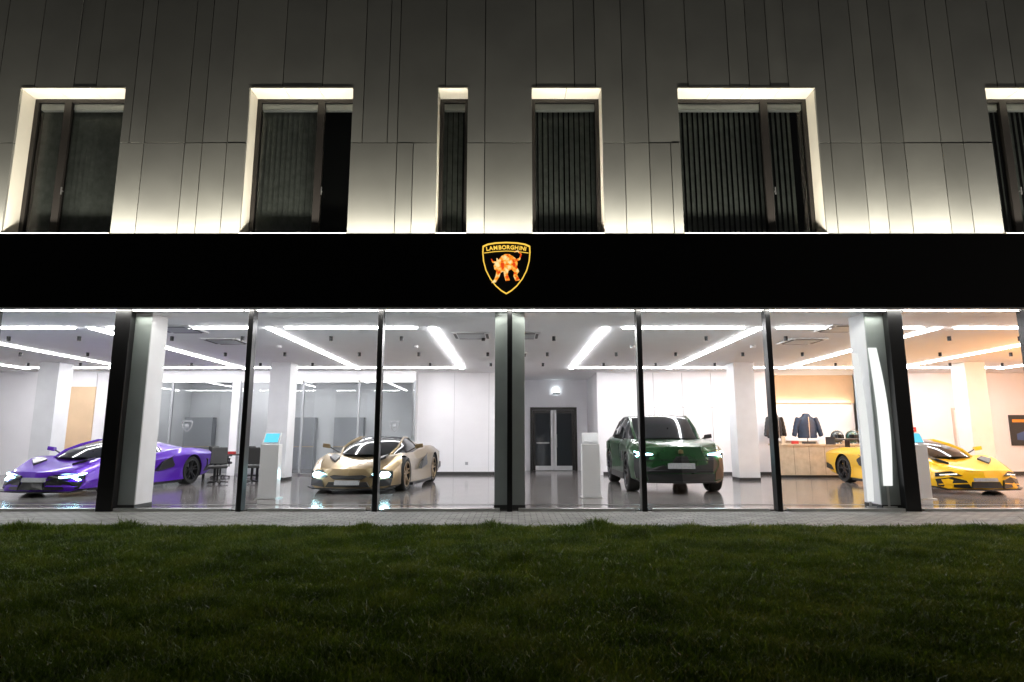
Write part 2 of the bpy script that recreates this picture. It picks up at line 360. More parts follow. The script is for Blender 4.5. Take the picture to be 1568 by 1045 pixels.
# ---------------------------------------------------------------- cars
def wheel(name,parent,x,y,r,side,rim,wd=.27,caliper=None):
    W=MB(); s=side; h=wd/2; rr=r*.76
    W.lathe([(rr,-h*.9),(r*.93,-h),(r*.99,-h*.8),(r,-h*.5),(r,h*.5),(r*.99,h*.8),(r*.93,h),(rr,h*.92),(rr-.01,h*.75),(rr-.03,h*.2),(rr-.04,-h*.9)],x,y,r,'y',M['rubber'],48)
    W.lathe([(rr+.004,s*h*.93),(rr-.022,s*h*.95),(rr-.03,s*h*.6)],x,y,r,'y',rim,48)
    W.lathe([(0,s*h*.75),(.05,s*h*.75),(.06,s*h*.5)],x,y,r,'y',rim,20)
    W.lathe([(0.001,s*h*.15),(rr*.78,s*h*.15),(rr*.78,s*h*.0)],x,y,r,'y',M['disc'],32)
    W.lathe([(0.001,-s*h*.3),(rr,-s*h*.3)],x,y,r,'y',M['carblack'],32)
    for k in range(5):
        for d in (-.16,.16):
            a=2*math.pi*k/5+.3; a0=a+d*1.8; a1=a+d*1.15
            def pt(rad,ang,yy): return (x+rad*math.cos(ang),y+s*yy,r+rad*math.sin(ang))
            t0=.018/.05; t1=.016/rr
            q=[(.045,a0-t0),(rr-.01,a1-t1),(rr-.01,a1+t1),(.045,a0+t0)]
            W.prism([pt(q0,q1,h*(.72 if q0<.1 else .9)) for q0,q1 in q],[pt(q0,q1,h*.45) for q0,q1 in q],rim)
    if caliper:
        q=[(rr*.55,.6),(rr*.85,.6),(rr*.88,1.0),(rr*.85,1.4),(rr*.55,1.4)]
        W.prism([(x+a*math.cos(b),y+s*h*.35,r+a*math.sin(b)) for a,b in q],[(x+a*math.cos(b),y,r+a*math.sin(b)) for a,b in q],caliper)
    return W.obj(name,parent,smooth=35)

def make_car(name,loc,ang,paint,st,gh,wh,roofm,rim,front,caliper,sweep=.4,recl=.3,scale=1,zs=1,extras=None):
    E=empty(name,(loc[0],loc[1],.02),math.radians(90-ang)); E.scale=(scale,scale,scale*zs)
    zb=st[0][1][0][1]; fx=lambda xx:max(0,1-xx/1.0)
    def X(xx,y,z): return xx+fx(xx)*(sweep*abs(y)**2.5+recl*(z-zb))
    FX=lambda y,z:X(0,y,z)
    mb=MB(); k=mb.mi(paint); kb=mb.mi(M['carblack']); rings=[]
    for xx,pts,zc in st:
        hp=[(0,pts[0][1])]+list(pts)+[(0,zc)]
        full=hp+[(-a,b) for a,b in hp[-2:0:-1]]
        i=len(mb.v); mb.v+=[(X(xx,a,b),a,b) for a,b in full]; rings.append(i)
    n=len(full); L=len(hp)
    for q in range(len(rings)-1):
        for j in range(n):
            j2=(j+1)%n
            mb.f.append((rings[q]+j,rings[q]+j2,rings[q+1]+j2,rings[q+1]+j))
            lowf=(j in (0,1) or j in (n-1,n-2)); mb.m.append(kb if lowf else k)
    def cap(r):
        for sgn in (0,1):
            idx=list(range(L)) if sgn==0 else [0]+[n-i for i in range(1,L-1)]+[L-1]
            a=0;b_=L-1
            while b_-a>1:
                fc=(idx[a],idx[a+1],idx[b_]) if b_-a==2 else (idx[a],idx[a+1],idx[b_-1],idx[b_])
                mb.f.append(tuple(r+t for t in fc)); mb.m.append(k); a+=1;b_-=1
    cap(rings[0]); cap(rings[-1])
    body=mb.obj('body',E)
    sd=body.modifiers.new('b','BEVEL'); sd.width=.014; sd.segments=2; sd.limit_method='ANGLE'; sd.angle_limit=math.radians(10)
    cut=MB()
    for wx,r in wh:
        for s in (-1,1):
            y0,y1=(.60,1.3) if s>0 else (-1.3,-.60)
            cut.lathe([(0.0001,y0),(r+.045,y0),(r+.045,y1),(0.0001,y1)],wx,0,r,'y',M['carblack'],48)
    co=cut.obj('cutter'); bm_=bmesh.new(); bm_.from_mesh(co.data); bmesh.ops.remove_doubles(bm_,verts=bm_.verts,dist=.001); bmesh.ops.recalc_face_normals(bm_,faces=bm_.faces); bm_.to_mesh(co.data); bm_.free()
    co.location=E.location; co.rotation_euler=E.rotation_euler; co.scale=E.scale
    bo=body.modifiers.new('c','BOOLEAN'); bo.object=co; bo.operation='DIFFERENCE'; bo.solver='EXACT'
    try: bo.material_mode='TRANSFER'
    except Exception: pass
    bpy.context.view_layer.update()
    dg=bpy.context.evaluated_depsgraph_get(); nm=bpy.data.meshes.new_from_object(body.evaluated_get(dg),depsgraph=dg)
    body.modifiers.clear(); body.data=nm; bpy.data.objects.remove(co)
    nm.polygons.foreach_set('use_smooth',[True]*len(nm.polygons)); nm.set_sharp_from_angle(angle=math.radians(18))
    G=MB(); kg=G.mi(M['carglass']); kp=G.mi(paint); kr=G.mi(roofm); kk=G.mi(M['carblack']); rg=[]
    for xx,(yb,z0),(yt,z1),zc in gh:
        i=len(G.v); rg.append(i)
        bow=.22*(1 if xx<gh[2][0] else .4 if xx<gh[3][0]+.01 else 0)
        ym=(yb+yt)/2+.03; zm=(z0+z1)/2
        G.v+=[(xx,yb,z0-.06),(xx,yb,z0),(xx,ym,zm),(xx,yt,z1),(xx-bow*.7,yt*.55,z1+(zc-z1)*.75),(xx-bow,0,zc),(xx-bow*.7,-yt*.55,z1+(zc-z1)*.75),(xx,-yt,z1),(xx,-ym,zm),(xx,-yb,z0),(xx,-yb,z0-.06)]
    N=11; roof0,roof1=extras['roof']
    for q in range(len(rg)-1):
        for j in range(N-1):
            G.f.append((rg[q]+j,rg[q]+j+1,rg[q+1]+j+1,rg[q+1]+j))
            top=j in(3,4,5,6)
            if top: mm=kg if q<roof0 else (kr if q<roof1 else (kg if extras.get('rear') else kk))
            elif j in (0,9): mm=kp
            else: mm=kg if q<extras['sideglass'] else kp
            G.m.append(mm)
    for r in (rg[0],rg[-1]): G.f.append(tuple(r+t for t in range(N))); G.m.append(kk)
    G.obj('cabin',E,smooth=30)
    T=MB()
    def bar(p,q,w,m):
        p=Vector(p);q=Vector(q);d=(q-p).normalized();u=Vector((0,0,1)).cross(d).normalized()*w;v=d.cross(u).normalized()*w
        T.prism([tuple(p+u),tuple(p+v),tuple(p-u),tuple(p-v)],[tuple(q+u),tuple(q+v),tuple(q-u),tuple(q-v)],m)
    for s in(-1,1):
        for q in range(extras['sideglass']):
            a=gh[q];b=gh[q+1]; bar((a[0],s*a[2][0],a[2][1]),(b[0],s*b[2][0],b[2][1]),.03,paint)
        for q in extras.get('pillars',[]):
            a=gh[q]; bar((a[0],s*a[1][0],a[1][1]),(a[0],s*(a[2][0]),a[2][1]),.03,M['carblack'])
    T.obj('pillars',E)
    Fm=MB()
    for pts,m,off in front:
        for s in(-1,1):
            pp=[(s*a,b) for a,b in pts]
            Fm.prism([(FX(a,b)-off,a,b) for a,b in pp],[(FX(a,b)+.05,a,b) for a,b in pp],m)
    Fm.obj('front_details',E)
    Q=MB(); mx,my,mz=extras['mirror']
    for s in(-1,1):
        Q.prism([(mx,s*(my+.0),mz),(mx+.02,s*(my+.20),mz+.03),(mx+.02,s*(my+.19),mz+.12),(mx,s*(my+.02),mz+.10)],[(mx+.12,s*(my+.03),mz+.01),(mx+.12,s*(my+.19),mz+.03),(mx+.12,s*(my+.18),mz+.11),(mx+.12,s*(my+.04),mz+.09)],extras.get('mirrorm',paint))
        Q.prism([(mx+.03,s*(my-.2),mz-.10),(mx+.07,s*(my-.2),mz-.10),(mx+.08,s*(my+.05),mz+.03),(mx+.04,s*(my+.05),mz+.03)],[(mx+.03,s*(my-.2),mz-.07),(mx+.07,s*(my-.2),mz-.07),(mx+.08,s*(my+.05),mz+.06),(mx+.04,s*(my+.05),mz+.06)],M['carblack'])
    Q.obj('mirrors',E,bevel=.012)
    Q=MB()
    for pts,m,yy in extras['side']:
        for s in (-1,1): Q.prism([(a,s*yy,b) for a,b in pts],[(a,s*(yy-.12),b) for a,b in pts],m)
    Q.obj('side_details',E)
    if 'top' in extras:
        Q=MB()
        for pts,m in extras['top']:
            for s in(-1,1): Q.prism([(a,s*b,c) for a,b,c in pts],[(a,s*b,c-.05) for a,b,c in pts],m)
        Q.obj('hood_vents',E)
    if 'wing' in extras:
        Q=MB(); z=extras['wing']
        Q.prism([(4.35,-.9,z),(4.75,-.9,z+.03),(4.75,-.9,z+.055),(4.35,-.9,z+.035)],[(4.35,.9,z),(4.75,.9,z+.03),(4.75,.9,z+.055),(4.35,.9,z+.035)],M['carblack'])
        for s in(-1,1): Q.box(4.4,4.6,s*.45-.02,s*.45+.02,.85,z+.01,M['carblack']); Q.box(4.3,4.8,s*.9-.012,s*.9+.012,z-.12,z+.1,M['carblack'])
        Q.obj('rear_wing',E)
    i=0
    for wx,r in wh:
        for s in (-1,1):
            i+=1; wheel('wheel_%d'%i,E,wx,s*.865,r,s,rim,caliper=caliper)
    return E
def paint(name,c,metal=.45,rough=.32): return mat(name,c,rough,metal,coat=.55,noise=.03,nscale=2)
sc_st=[(0,[(.72,.11),(.84,.15),(.89,.30),(.87,.44),(.66,.50),(.34,.50)],.50),
(.30,[(.84,.11),(.93,.16),(.96,.34),(.93,.56),(.74,.63),(.36,.585)],.575),
(.70,[(.88,.11),(.97,.17),(.995,.42),(.97,.66),(.80,.755),(.40,.67)],.655),
(1.08,[(.88,.11),(.98,.17),(1.01,.44),(.98,.69),(.82,.80),(.44,.735)],.72),
(1.6,[(.88,.11),(.97,.15),(.94,.40),(.95,.66),(.82,.79),(.55,.79)],.80),
(2.2,[(.88,.11),(.98,.14),(.90,.38),(.92,.64),(.83,.79),(.6,.81)],.83),
(2.8,[(.90,.11),(1.0,.14),(.91,.40),(.97,.70),(.88,.86),(.6,.87)],.88),
(3.3,[(.90,.12),(1.01,.15),(1.0,.44),(1.02,.76),(.90,.93),(.6,.93)],.93),
(3.9,[(.90,.14),(1.01,.17),(1.03,.46),(1.02,.78),(.88,.94),(.6,.93)],.93),
(4.5,[(.85,.20),(.97,.26),(.99,.5),(.97,.78),(.82,.90),(.6,.90)],.91),
(4.85,[(.78,.28),(.88,.34),(.92,.52),(.92,.76),(.78,.86),(.5,.86)],.87)]
sc_gh=[(1.15,(.60,.72),(.56,.75),.77),(1.5,(.76,.76),(.63,.90),.93),(1.9,(.80,.78),(.60,1.03),1.06),(2.35,(.82,.79),(.54,1.13),1.16),
(2.8,(.82,.81),(.52,1.12),1.15),(3.4,(.78,.87),(.46,1.05),1.08),(4.15,(.66,.90),(.36,.95),.97)]
def fr_super(pm,v):
    bk=M['carblack']
    f=[([(0,.09),(.78,.09),(.93,.12),(.92,.14),(.76,.115),(0,.115)],bk,.06)]
    if v==0:
        f+=[([(0,.15),(.26,.15),(.22,.30),(0,.30)],bk,.012),
            ([(.28,.14),(.84,.16),(.86,.30),(.66,.30),(.44,.37),(.28,.32)],bk,.016),
            ([(.28,.37),(.52,.36),(.87,.35),(.87,.44),(.60,.47),(.30,.42)],bk,.020),
            ([(.50,.385),(.70,.395),(.70,.418),(.50,.40)],M['drl'],.035),([(.68,.395),(.85,.445),(.86,.47),(.68,.418)],M['drl'],.035),([(.68,.40),(.80,.325),(.825,.335),(.70,.418)],M['drl'],.035)]
        f+=[([(.30,.215),(.80,.20),(.82,.215),(.32,.24)],pm,.03),([(0,.30),(.25,.30),(.25,.385),(0,.385)],M['plate'],.03)]
    elif v==1:
        f+=[([(0,.14),(.46,.14),(.40,.24),(0,.24)],bk,.012),
            ([(.50,.14),(.85,.16),(.87,.29),(.74,.30),(.58,.28)],bk,.016),
            ([(0,.18),(.26,.18),(.26,.27),(0,.27)],M['plate'],.03),
            ([(0,.29),(.30,.29),(.40,.35),(.30,.375),(0,.36)],bk,.012),
            ([(.44,.33),(.88,.30),(.87,.44),(.60,.475)],bk,.020),
            ([(.64,.36),(.71,.325),(.80,.33),(.83,.385),(.78,.43),(.67,.43)],M['drl'],.035),([(.50,.385),(.62,.38),(.62,.395),(.52,.40)],M['drl'],.035)]
    else:
        f+=[([(0,.14),(.32,.14),(.28,.265),(0,.265)],bk,.012),
            ([(.34,.13),(.86,.16),(.88,.31),(.62,.36),(.40,.29)],bk,.016),
            ([(.38,.225),(.86,.195),(.865,.212),(.40,.245)],pm,.035),
            ([(.0,.275),(.24,.275),(.24,.345),(0,.345)],M['plate'],.03),
            ([(.44,.39),(.87,.36),(.86,.44),(.62,.48)],bk,.020),([(.54,.415),(.80,.395),(.80,.408),(.54,.43)],M['drl2'],.035)]
    return f
bk=M['carblack']
def sc_extra(pm,**kw):
    d=dict(roof=(3,4),sideglass=4,pillars=[4],mirror=(1.62,1.0,.88),
      side=[([(2.45,.40),(3.05,.48),(3.28,.74),(3.05,.76),(2.65,.62)],bk,.985),([(1.45,.09),(3.35,.09),(3.35,.15),(1.45,.145)],bk,1.03),([(4.3,.3),(4.7,.36),(4.7,.5),(4.4,.44)],bk,.99)],
      top=[([(.50,.44,.655),(.86,.46,.735),(.92,.60,.785),(.66,.62,.74)],bk),([(1.0,.05,.725),(1.12,.5,.765),(1.22,.5,.775),(1.12,.05,.75)],bk)])
    d.update(kw); return d
wh=[(1.06,.35),(3.80,.36)]
pu=paint('purple_paint',(.075,.005,.36),.3,.3); go=paint('gold_paint',(.27,.20,.11),.8,.33); ye=paint('yellow_paint',(.80,.46,.003),.0,.3); gr=paint('green_paint',(.006,.045,.010),.3,.28)
su_st=[(0,[(.72,.22),(.86,.27),(.93,.50),(.93,.76),(.78,.90),(.42,.93)],.94),
(.30,[(.80,.22),(.95,.29),(1.0,.55),(.985,.87),(.85,1.00),(.45,1.0)],1.00),
(.95,[(.85,.22),(1.0,.31),(1.02,.6),(1.0,.94),(.88,1.07),(.5,1.06)],1.07),
(1.5,[(.88,.22),(.99,.29),(.97,.6),(.97,.96),(.88,1.09),(.55,1.09)],1.10),
(2.5,[(.88,.22),(.99,.29),(.95,.6),(.97,.98),(.89,1.10),(.6,1.11)],1.12),
(3.4,[(.88,.22),(.99,.29),(.96,.6),(1.0,1.02),(.91,1.13),(.6,1.13)],1.13),
(4.05,[(.88,.26),(1.0,.32),(1.03,.62),(1.02,1.04),(.90,1.15),(.6,1.15)],1.15),
(4.75,[(.85,.30),(.97,.36),(.98,.65),(.97,1.02),(.84,1.14),(.6,1.14)],1.14),
(5.08,[(.75,.38),(.86,.42),(.90,.65),(.88,.97),(.77,1.07),(.5,1.07)],1.08)]
su_gh=[(1.32,(.74,1.05),(.70,1.08),1.11),(1.68,(.82,1.09),(.72,1.32),1.37),(2.05,(.85,1.10),(.69,1.52),1.57),(2.3,(.86,1.10),(.68,1.60),1.64),(3.3,(.86,1.11),(.66,1.61),1.665),(4.3,(.83,1.13),(.62,1.54),1.59),(4.85,(.76,1.13),(.64,1.20),1.24)]
su_front=[
 ([(0,.25),(.66,.25),(.70,.40),(0,.40)],bk,.014),
 ([(0,.42),(.66,.42),(.80,.58),(.70,.745),(.0,.745)],bk,.014),
 ([(.70,.28),(.90,.31),(.93,.50),(.92,.70),(.82,.69),(.82,.56),(.72,.42)],bk,.016),
 ([(0,.50),(.27,.50),(.27,.61),(0,.61)],M['plate'],.035),
 ([(0,.665),(.70,.665),(.69,.675),(0,.675)],M['rimdark'],.03),
 ([(0,.455),(.66,.455),(.67,.465),(0,.465)],M['rimdark'],.03),
 ([(.0,.22),(.72,.22),(.88,.27),(.88,.29),(.70,.25),(0,.25)],bk,.05),
 ([(.50,.76),(.93,.72),(.92,.82),(.74,.85)],bk,.02),
 ([(0,.80),(.05,.80),(.045,.86),(0,.88)],M['rimbronze'],.03),
 ([(.56,.775),(.76,.77),(.76,.79),(.60,.795)],M['drl'],.034),([(.75,.77),(.90,.82),(.90,.838),(.75,.79)],M['drl'],.034),([(.75,.775),(.88,.73),(.89,.745),(.77,.79)],M['drl'],.034)]
make_car('sports_car',(-10.05,13.0),5,pu,sc_st,sc_gh,wh,bk,M['rimdark'],fr_super(pu,0),None,scale=1.04,extras=sc_extra(pu))
make_car('sports_car.001',(-3.66,13.75),5,go,sc_st,sc_gh,wh,go,M['rimbronze'],fr_super(go,1),None,scale=1.08,zs=1.02,extras=sc_extra(go))
make_car('sports_car.002',(10.4,13.6),0,ye,sc_st,sc_gh,wh,ye,M['rimdark'],fr_super(ye,2),mat('caliper',(.9,.5,.01),.4),scale=1.04,extras=sc_extra(ye,wing=1.12))
make_car('luxury_suv',(3.74,13.65),2,gr,su_st,su_gh,[(.98,.395),(3.98,.395)],bk,M['rimdark'],su_front,None,sweep=.35,recl=.12,scale=1.08,zs=1.03,
  extras=dict(roof=(3,5),sideglass=6,pillars=[3,4,5],rear='g',mirror=(1.75,.94,1.08),mirrorm=bk,
  side=[([(1.45,.22),(3.5,.22),(3.5,.36),(1.45,.36)],bk,1.0),([(1.5,.62),(1.75,.6),(1.85,.82),(1.55,.82)],bk,.985)]))

# ---------------------------------------------------------------- furniture
def kiosk(name,x,y,sc=True):
    E=empty(name,(x,y,.02)); K=MB(); K.box(-.19,.19,-.1,.1,0.02,1.1,M['white']); K.box(-.22,.22,-.2,.2,0,.02,M['alu']); K.obj('stand',E,bevel=.01)
    K=MB(); K.prism([(-.17,-.06,1.12),(.17,-.06,1.12),(.17,.06,1.34),(-.17,.06,1.34)],[(-.17,-.03,1.11),(.17,-.03,1.11),(.17,.09,1.33),(-.17,.09,1.33)],M['white'])
    K.prism([(-.14,-.064,1.15),(.14,-.064,1.15),(.14,.038,1.32),(-.14,.038,1.32)],[(-.14,-.05,1.14),(.14,-.05,1.14),(.14,.055,1.31),(-.14,.055,1.31)],M['screen'] if sc else M['wallgrey'])
    K.obj('tablet',E)
kiosk('information_kiosk',-5.0,12.85); kiosk('information_kiosk.001',1.66,13.1,False); kiosk('information_kiosk.002',8.35,12.8)
def chair(name,x,y,rz,fab):
    E=empty(name,(x,y,.02),rz); K=MB()
    K.box(-.24,.24,-.24,.24,.42,.5,fab); K.obj('seat',E,bevel=.03)
    K=MB(); K.prism([(-.22,.2,.52),(.22,.2,.52),(.2,.3,.98),(-.2,.3,.98)],[(-.22,.25,.52),(.22,.25,.52),(.2,.35,.98),(-.2,.35,.98)],fab); K.obj('backrest',E,bevel=.02)
    K=MB(); K.lathe([(.025,.05),(.025,.42)],0,0,0,'z',M['blackmetal'],12)
    for i in range(5):
        a=i*2*math.pi/5; c,s=math.cos(a),math.sin(a)
        K.prism([(-s*.02,c*.02,.09),(s*.02,-c*.02,.09),(s*.02+c*.28,-c*.02+s*.28,.06),(-s*.02+c*.28,c*.02+s*.28,.06)],[(-s*.02,c*.02,.05),(s*.02,-c*.02,.05),(s*.02+c*.28,-c*.02+s*.28,.03),(-s*.02+c*.28,c*.02+s*.28,.03)],M['blackmetal'])
        K.lathe([(.03,-.015),(.03,.015)],c*.27,s*.27,.03,'y',M['rubber'],10)
    for s in(-1,1): K.box(s*.27-.02,s*.27+.02,-.15,.2,.66,.69,M['blackmetal']); K.box(s*.27-.015,s*.27+.015,-.02,.02,.46,.66,M['blackmetal'])
    K.obj('base',E)
chair('office_chair',-8.0,16.9,.4,M['skirt']); chair('office_chair.001',-7.2,17.2,-2.8,M['skirt']); chair('office_chair.002',-9.2,19.6,2.8,M['skirt']); chair('office_chair.003',-8.3,19.9,3.1,M['skirt'])
T=empty('meeting_table',(-8.4,18.9,.02)); K=MB(); K.box(-.9,.9,-.4,.4,.72,.75,M['skirt']); K.obj('table_top',T,bevel=.005)
K=MB(); [K.box(sx_*.8-.03,sx_*.8+.03,sy_*.35-.03,sy_*.35+.03,0,.72,M['blackmetal']) for sx_ in(-1,1) for sy_ in(-1,1)]; K.box(-.25,-.05,-.1,.05,.75,.83,M['red']); K.obj('legs_and_box',T)
T=empty('sofa',(-15.2,16.2,.02)); K=MB(); K.box(-1,1,-.4,.4,.12,.42,M['skirt']); K.box(-1,1,.25,.45,.42,.85,M['skirt']); K.box(-1.15,-1,-.4,.45,.1,.62,M['skirt']); K.box(1,1.15,-.4,.45,.1,.62,M['skirt']); K.obj('cushions',T,bevel=.04)
T=empty('reception_counter',(9.9,19.9,.02)); K=MB()
K.box(-1.45,1.45,-.3,.3,.08,1.0,M['wood']); K.box(-1.4,1.4,-.25,.25,0,.08,M['skirt']); K.box(-1.5,1.5,-.35,.35,1.0,1.05,M['wood'])
for i in range(1,6): K.box(-1.45+i*.483-.004,-1.45+i*.483+.004,-.304,-.3,.1,.98,M['skirt'])
K.obj('cabinet',T,bevel=.005)
K=MB(); K.box(-.5,-.15,-.1,.1,1.05,1.12,M['skirt']); K.box(.0,.2,-.05,.1,1.05,1.2,M['white']); K.box(-1.2,-1.1,-.05,.05,1.05,1.3,M['wood']); K.box(-.9,-.7,-.1,.0,1.05,1.14,M['red']); K.obj('counter_items',T)
T=empty('wall_shelf',(10.6,22.0,0)); K=MB(); K.box(-1.6,1.6,-.2,.19,1.15,1.19,M['white']); K.box(-1.6,1.6,-.15,.19,.02,1.15,M['wood']); K.box(-1.6,1.6,.0,.09,2.46,2.49,emit('shelf_led',(1,.88,.72),18)); K.box(-1.6,1.6,-.02,.0,2.44,2.52,M['wood']); K.obj('shelf_unit',T)
def jacket(name,x,y,z,col,rz=0,s=1):
    E=empty(name,(x,y,z),rz); E.scale=(s,s,s); m=mat(name+'_fabric',col,.45,noise=.2,nscale=12)
    bm=bmesh.new()
    rings=[(0,.27,.13),(.06,.29,.15),(.12,.27,.13),(.18,.29,.15),(.24,.27,.13),(.30,.29,.15),(.36,.275,.13),(.42,.285,.14),(.50,.27,.13),(.58,.23,.12),(.64,.13,.1),(.70,.10,.09),(.72,.07,.07)]
    prev=None
    for zz,a,b in rings:
        cur=[bm.verts.new((a*math.cos(t),b*math.sin(t),zz)) for t in np.linspace(0,2*math.pi,24,endpoint=False)]
        if prev: 
            for i in range(24): bm.faces.new((prev[i],prev[(i+1)%24],cur[(i+1)%24],cur[i]))
        prev=cur
    for sg in(-1,1):
        prev=None
        for k in range(11):
            t=k/10; cx=sg*(.22+.18*t**.8); cz=.58-.52*t; r=.085-.03*t+(.008 if k%2 else 0)
            cur=[bm.verts.new((cx+r*math.cos(u),r*math.sin(u)-.02,cz+ r*.4*math.cos(u)*sg)) for u in np.linspace(0,2*math.pi,14,endpoint=False)]
            if prev:
                for i in range(14): bm.faces.new((prev[i],prev[(i+1)%14],cur[(i+1)%14],cur[i]))
            prev=cur
    bmesh.ops.recalc_face_normals(bm,faces=bm.faces)
    me=bpy.data.meshes.new('body'); bm.to_mesh(me); bm.free(); me.materials.append(m); me.polygons.foreach_set('use_smooth',[True]*len(me.polygons))
    o=bpy.data.objects.new('torso_and_sleeves',me); S.collection.objects.link(o); o.parent=E
    K=MB(); K.box(-.006,.006,-.155,-.14,0,.62,M['alu']); K.lathe([(.012,-z/s+.03),(.012,.0)],0,0,0,'z',M['blackmetal'],10); K.lathe([(.0,-z/s+.02),(.15,-z/s+.02),(.15,-z/s+.04),(.0,-z/s+.045)],0,0,0,'z',M['blackmetal'],20); K.obj('stand_and_zip',E)
jacket('puffer_jacket',9.95,20.75,1.25,(.015,.03,.065),s=1.15); jacket('puffer_jacket.001',8.75,20.5,1.25,(.012,.012,.015),.5,s=1.15)
def helmet(name,x,y,z,col,s=1.3):
    E=empty(name,(x,y,z)); E.scale=(s,s,s); K=MB(); pr=[]
    for i in range(13):
        a=-math.pi*.32+ (math.pi*.82)*i/12; pr.append((max(.001,.15*math.cos(a)),.17+.16*math.sin(a)))
    K.lathe([(.10,.0)]+pr,0,0,0,'z',mat(name+'_shell',col,.25,coat=1),24); K.obj('shell',E,smooth=60)
    K=MB(); n=10
    for i in range(n):
        a0=-math.pi/2-.9+1.8*i/n; a1=-math.pi/2-.9+1.8*(i+1)/n; r=.158
        K.quad([(r*math.cos(a0),r*math.sin(a0),.13),(r*math.cos(a1),r*math.sin(a1),.13),(r*.97*math.cos(a1),r*.97*math.sin(a1),.22),(r*.97*math.cos(a0),r*.97*math.sin(a0),.22)],M['carglass'])
    K.obj('visor',E,smooth=60)
helmet('racing_helmet',10.5,19.9,1.075,(.02,.03,.03)); helmet('racing_helmet.001',10.95,19.85,1.075,(.01,.06,.05)); helmet('racing_helmet.002',11.3,19.95,1.075,(.03,.03,.03))
T=empty('wall_poster',(16.9,21.38,1.5)); K=MB(); K.box(.4,2.4,-.03,0,-.5,.55,M['skirt']); K.obj('panel',T); 
K=MB(); K.prism([(.6,-.035,-.3),(1.2,-.035,-.35),(2.1,-.035,-.3),(2.2,-.035,-.1),(1.7,-.035,.05),(1.3,-.035,.2),(.9,-.035,.0),(.6,-.035,-.1)],[(.6,-.031,-.3),(1.2,-.031,-.35),(2.1,-.031,-.3),(2.2,-.031,-.1),(1.7,-.031,.05),(1.3,-.031,.2),(.9,-.031,.0),(.6,-.031,-.1)],mat('poster_blue',(.05,.10,.25),.4)); K.box(.5,1.2,-.034,-.031,.3,.4,mat('poster_orange',(.8,.3,.03),.4)); K.obj('artwork',T)
T=empty('wall_sign',(13.75,21.38,1.55)); K=MB(); K.box(-.28,.28,-.03,0,-.08,.08,mat('sign_red',(.65,.03,.03),.4)); K.box(-.2,-.1,-.034,-.031,-.04,.04,M['white']);K.box(-.02,.2,-.034,-.031,-.02,.02,M['white']); K.obj('board',T)
gm=mat('brass',(.7,.5,.25),.3,.9); bulbm=emit('bulb',(1,.75,.45),12)
def pendant(name,x,y,e,zl=2.4,dz=0,col=(1,.62,.32)):
    T=empty(name,(x,y,dz)); K=MB(); K.lathe([(.01,3.0),(.01,3.52-dz)],0,0,0,'z',M['blackmetal'],8)
    for r,z in((.28,2.75),(.22,2.92),(.15,2.6)):
        K.lathe([(r,z),(r+.015,z+.02),(r,z+.05),(r-.012,z+.02),(r,z)],0,0,0,'z',gm,28)
    for i in range(8):
        a=i*math.pi/4; K.prism([(.02*math.cos(a),.02*math.sin(a),3.02),(.03*math.cos(a),.03*math.sin(a),3.0),(.27*math.cos(a),.27*math.sin(a),2.78)],[(.02*math.cos(a)+.01,.02*math.sin(a),3.02),(.03*math.cos(a)+.01,.03*math.sin(a),3.0),(.27*math.cos(a)+.01,.27*math.sin(a),2.78)],gm)
    K.obj('rings',T)
    K=MB(); K.lathe([(.001,2.7),(.06,2.74),(.07,2.82),(.04,2.9),(.001,2.92)],0,0,0,'z',bulbm,16); K.obj('bulb',T)
    plight('glow',(0,0,zl),e,col,.15,T)
pendant('pendant_lamp',11.05,18.9,70)
pendant('pendant_lamp.001',13.9,14.0,560,zl=2.5,col=(1,.40,.09)); pendant('pendant_lamp.002',17.2,15.5,400,zl=2.5,col=(1,.42,.10))
def fin(name,x,y,z0,z1,w,bulge,st):
    E=empty(name,(x,y,0)); K=MB(); m=emit(name+'_diffuser',(1,1,.98),st); n=24; fr=[]
    for sgn in (1,-1):
        rng=range(n+1) if sgn==1 else range(n,-1,-1)
        for i in rng:
            t=i/n; fr.append((sgn*w/2*(.75+.25*math.sin(math.pi*t))+bulge*math.sin(math.pi*t)-.05*t,z0+(z1-z0)*t))
    for i in range(n):
        q=[fr[i],fr[i+1],fr[2*n-i],fr[2*n+1-i]]
        K.prism([(a,0,b) for a,b in q],[(a,.03,b) for a,b in q],m)
    K.obj('diffuser',E); K=MB(); K.box(-w*.6,w*.6,-.02,.02,.05,.07,M['alu']); K.box(-.02,.02,.031,.035,.06,z0+.5,M['alu']); K.obj('base',E)
fin('curved_floor_lamp',6.58,10.905,.42,2.86,.19,.06,1.1); fin('curved_floor_lamp.001',6.27,10.93,.15,2.76,.13,.03,.9)
for i,x in enumerate((-10.95,-3.95)):
    E=empty('door_emblem' if i==0 else 'door_emblem.001',(x,20.70,1.65)); K=MB(); q=[(a*.42,b*.42) for a,b in out]; q2=[(a*.33,b*.33) for a,b in out]
    for j in range(len(q)):
        j2=(j+1)%len(q); c=[q[j],q[j2],q2[j2],q2[j]]; K.prism([(a,0,b) for a,b in c],[(a,.01,b) for a,b in c],M['greymetal'])
    K.prism([((p[0]-777)*.004,0,(413.5-p[1])*.004) for p in bull],[((p[0]-777)*.004,.01,(413.5-p[1])*.004) for p in bull],M['greymetal']); K.obj('shield',E)

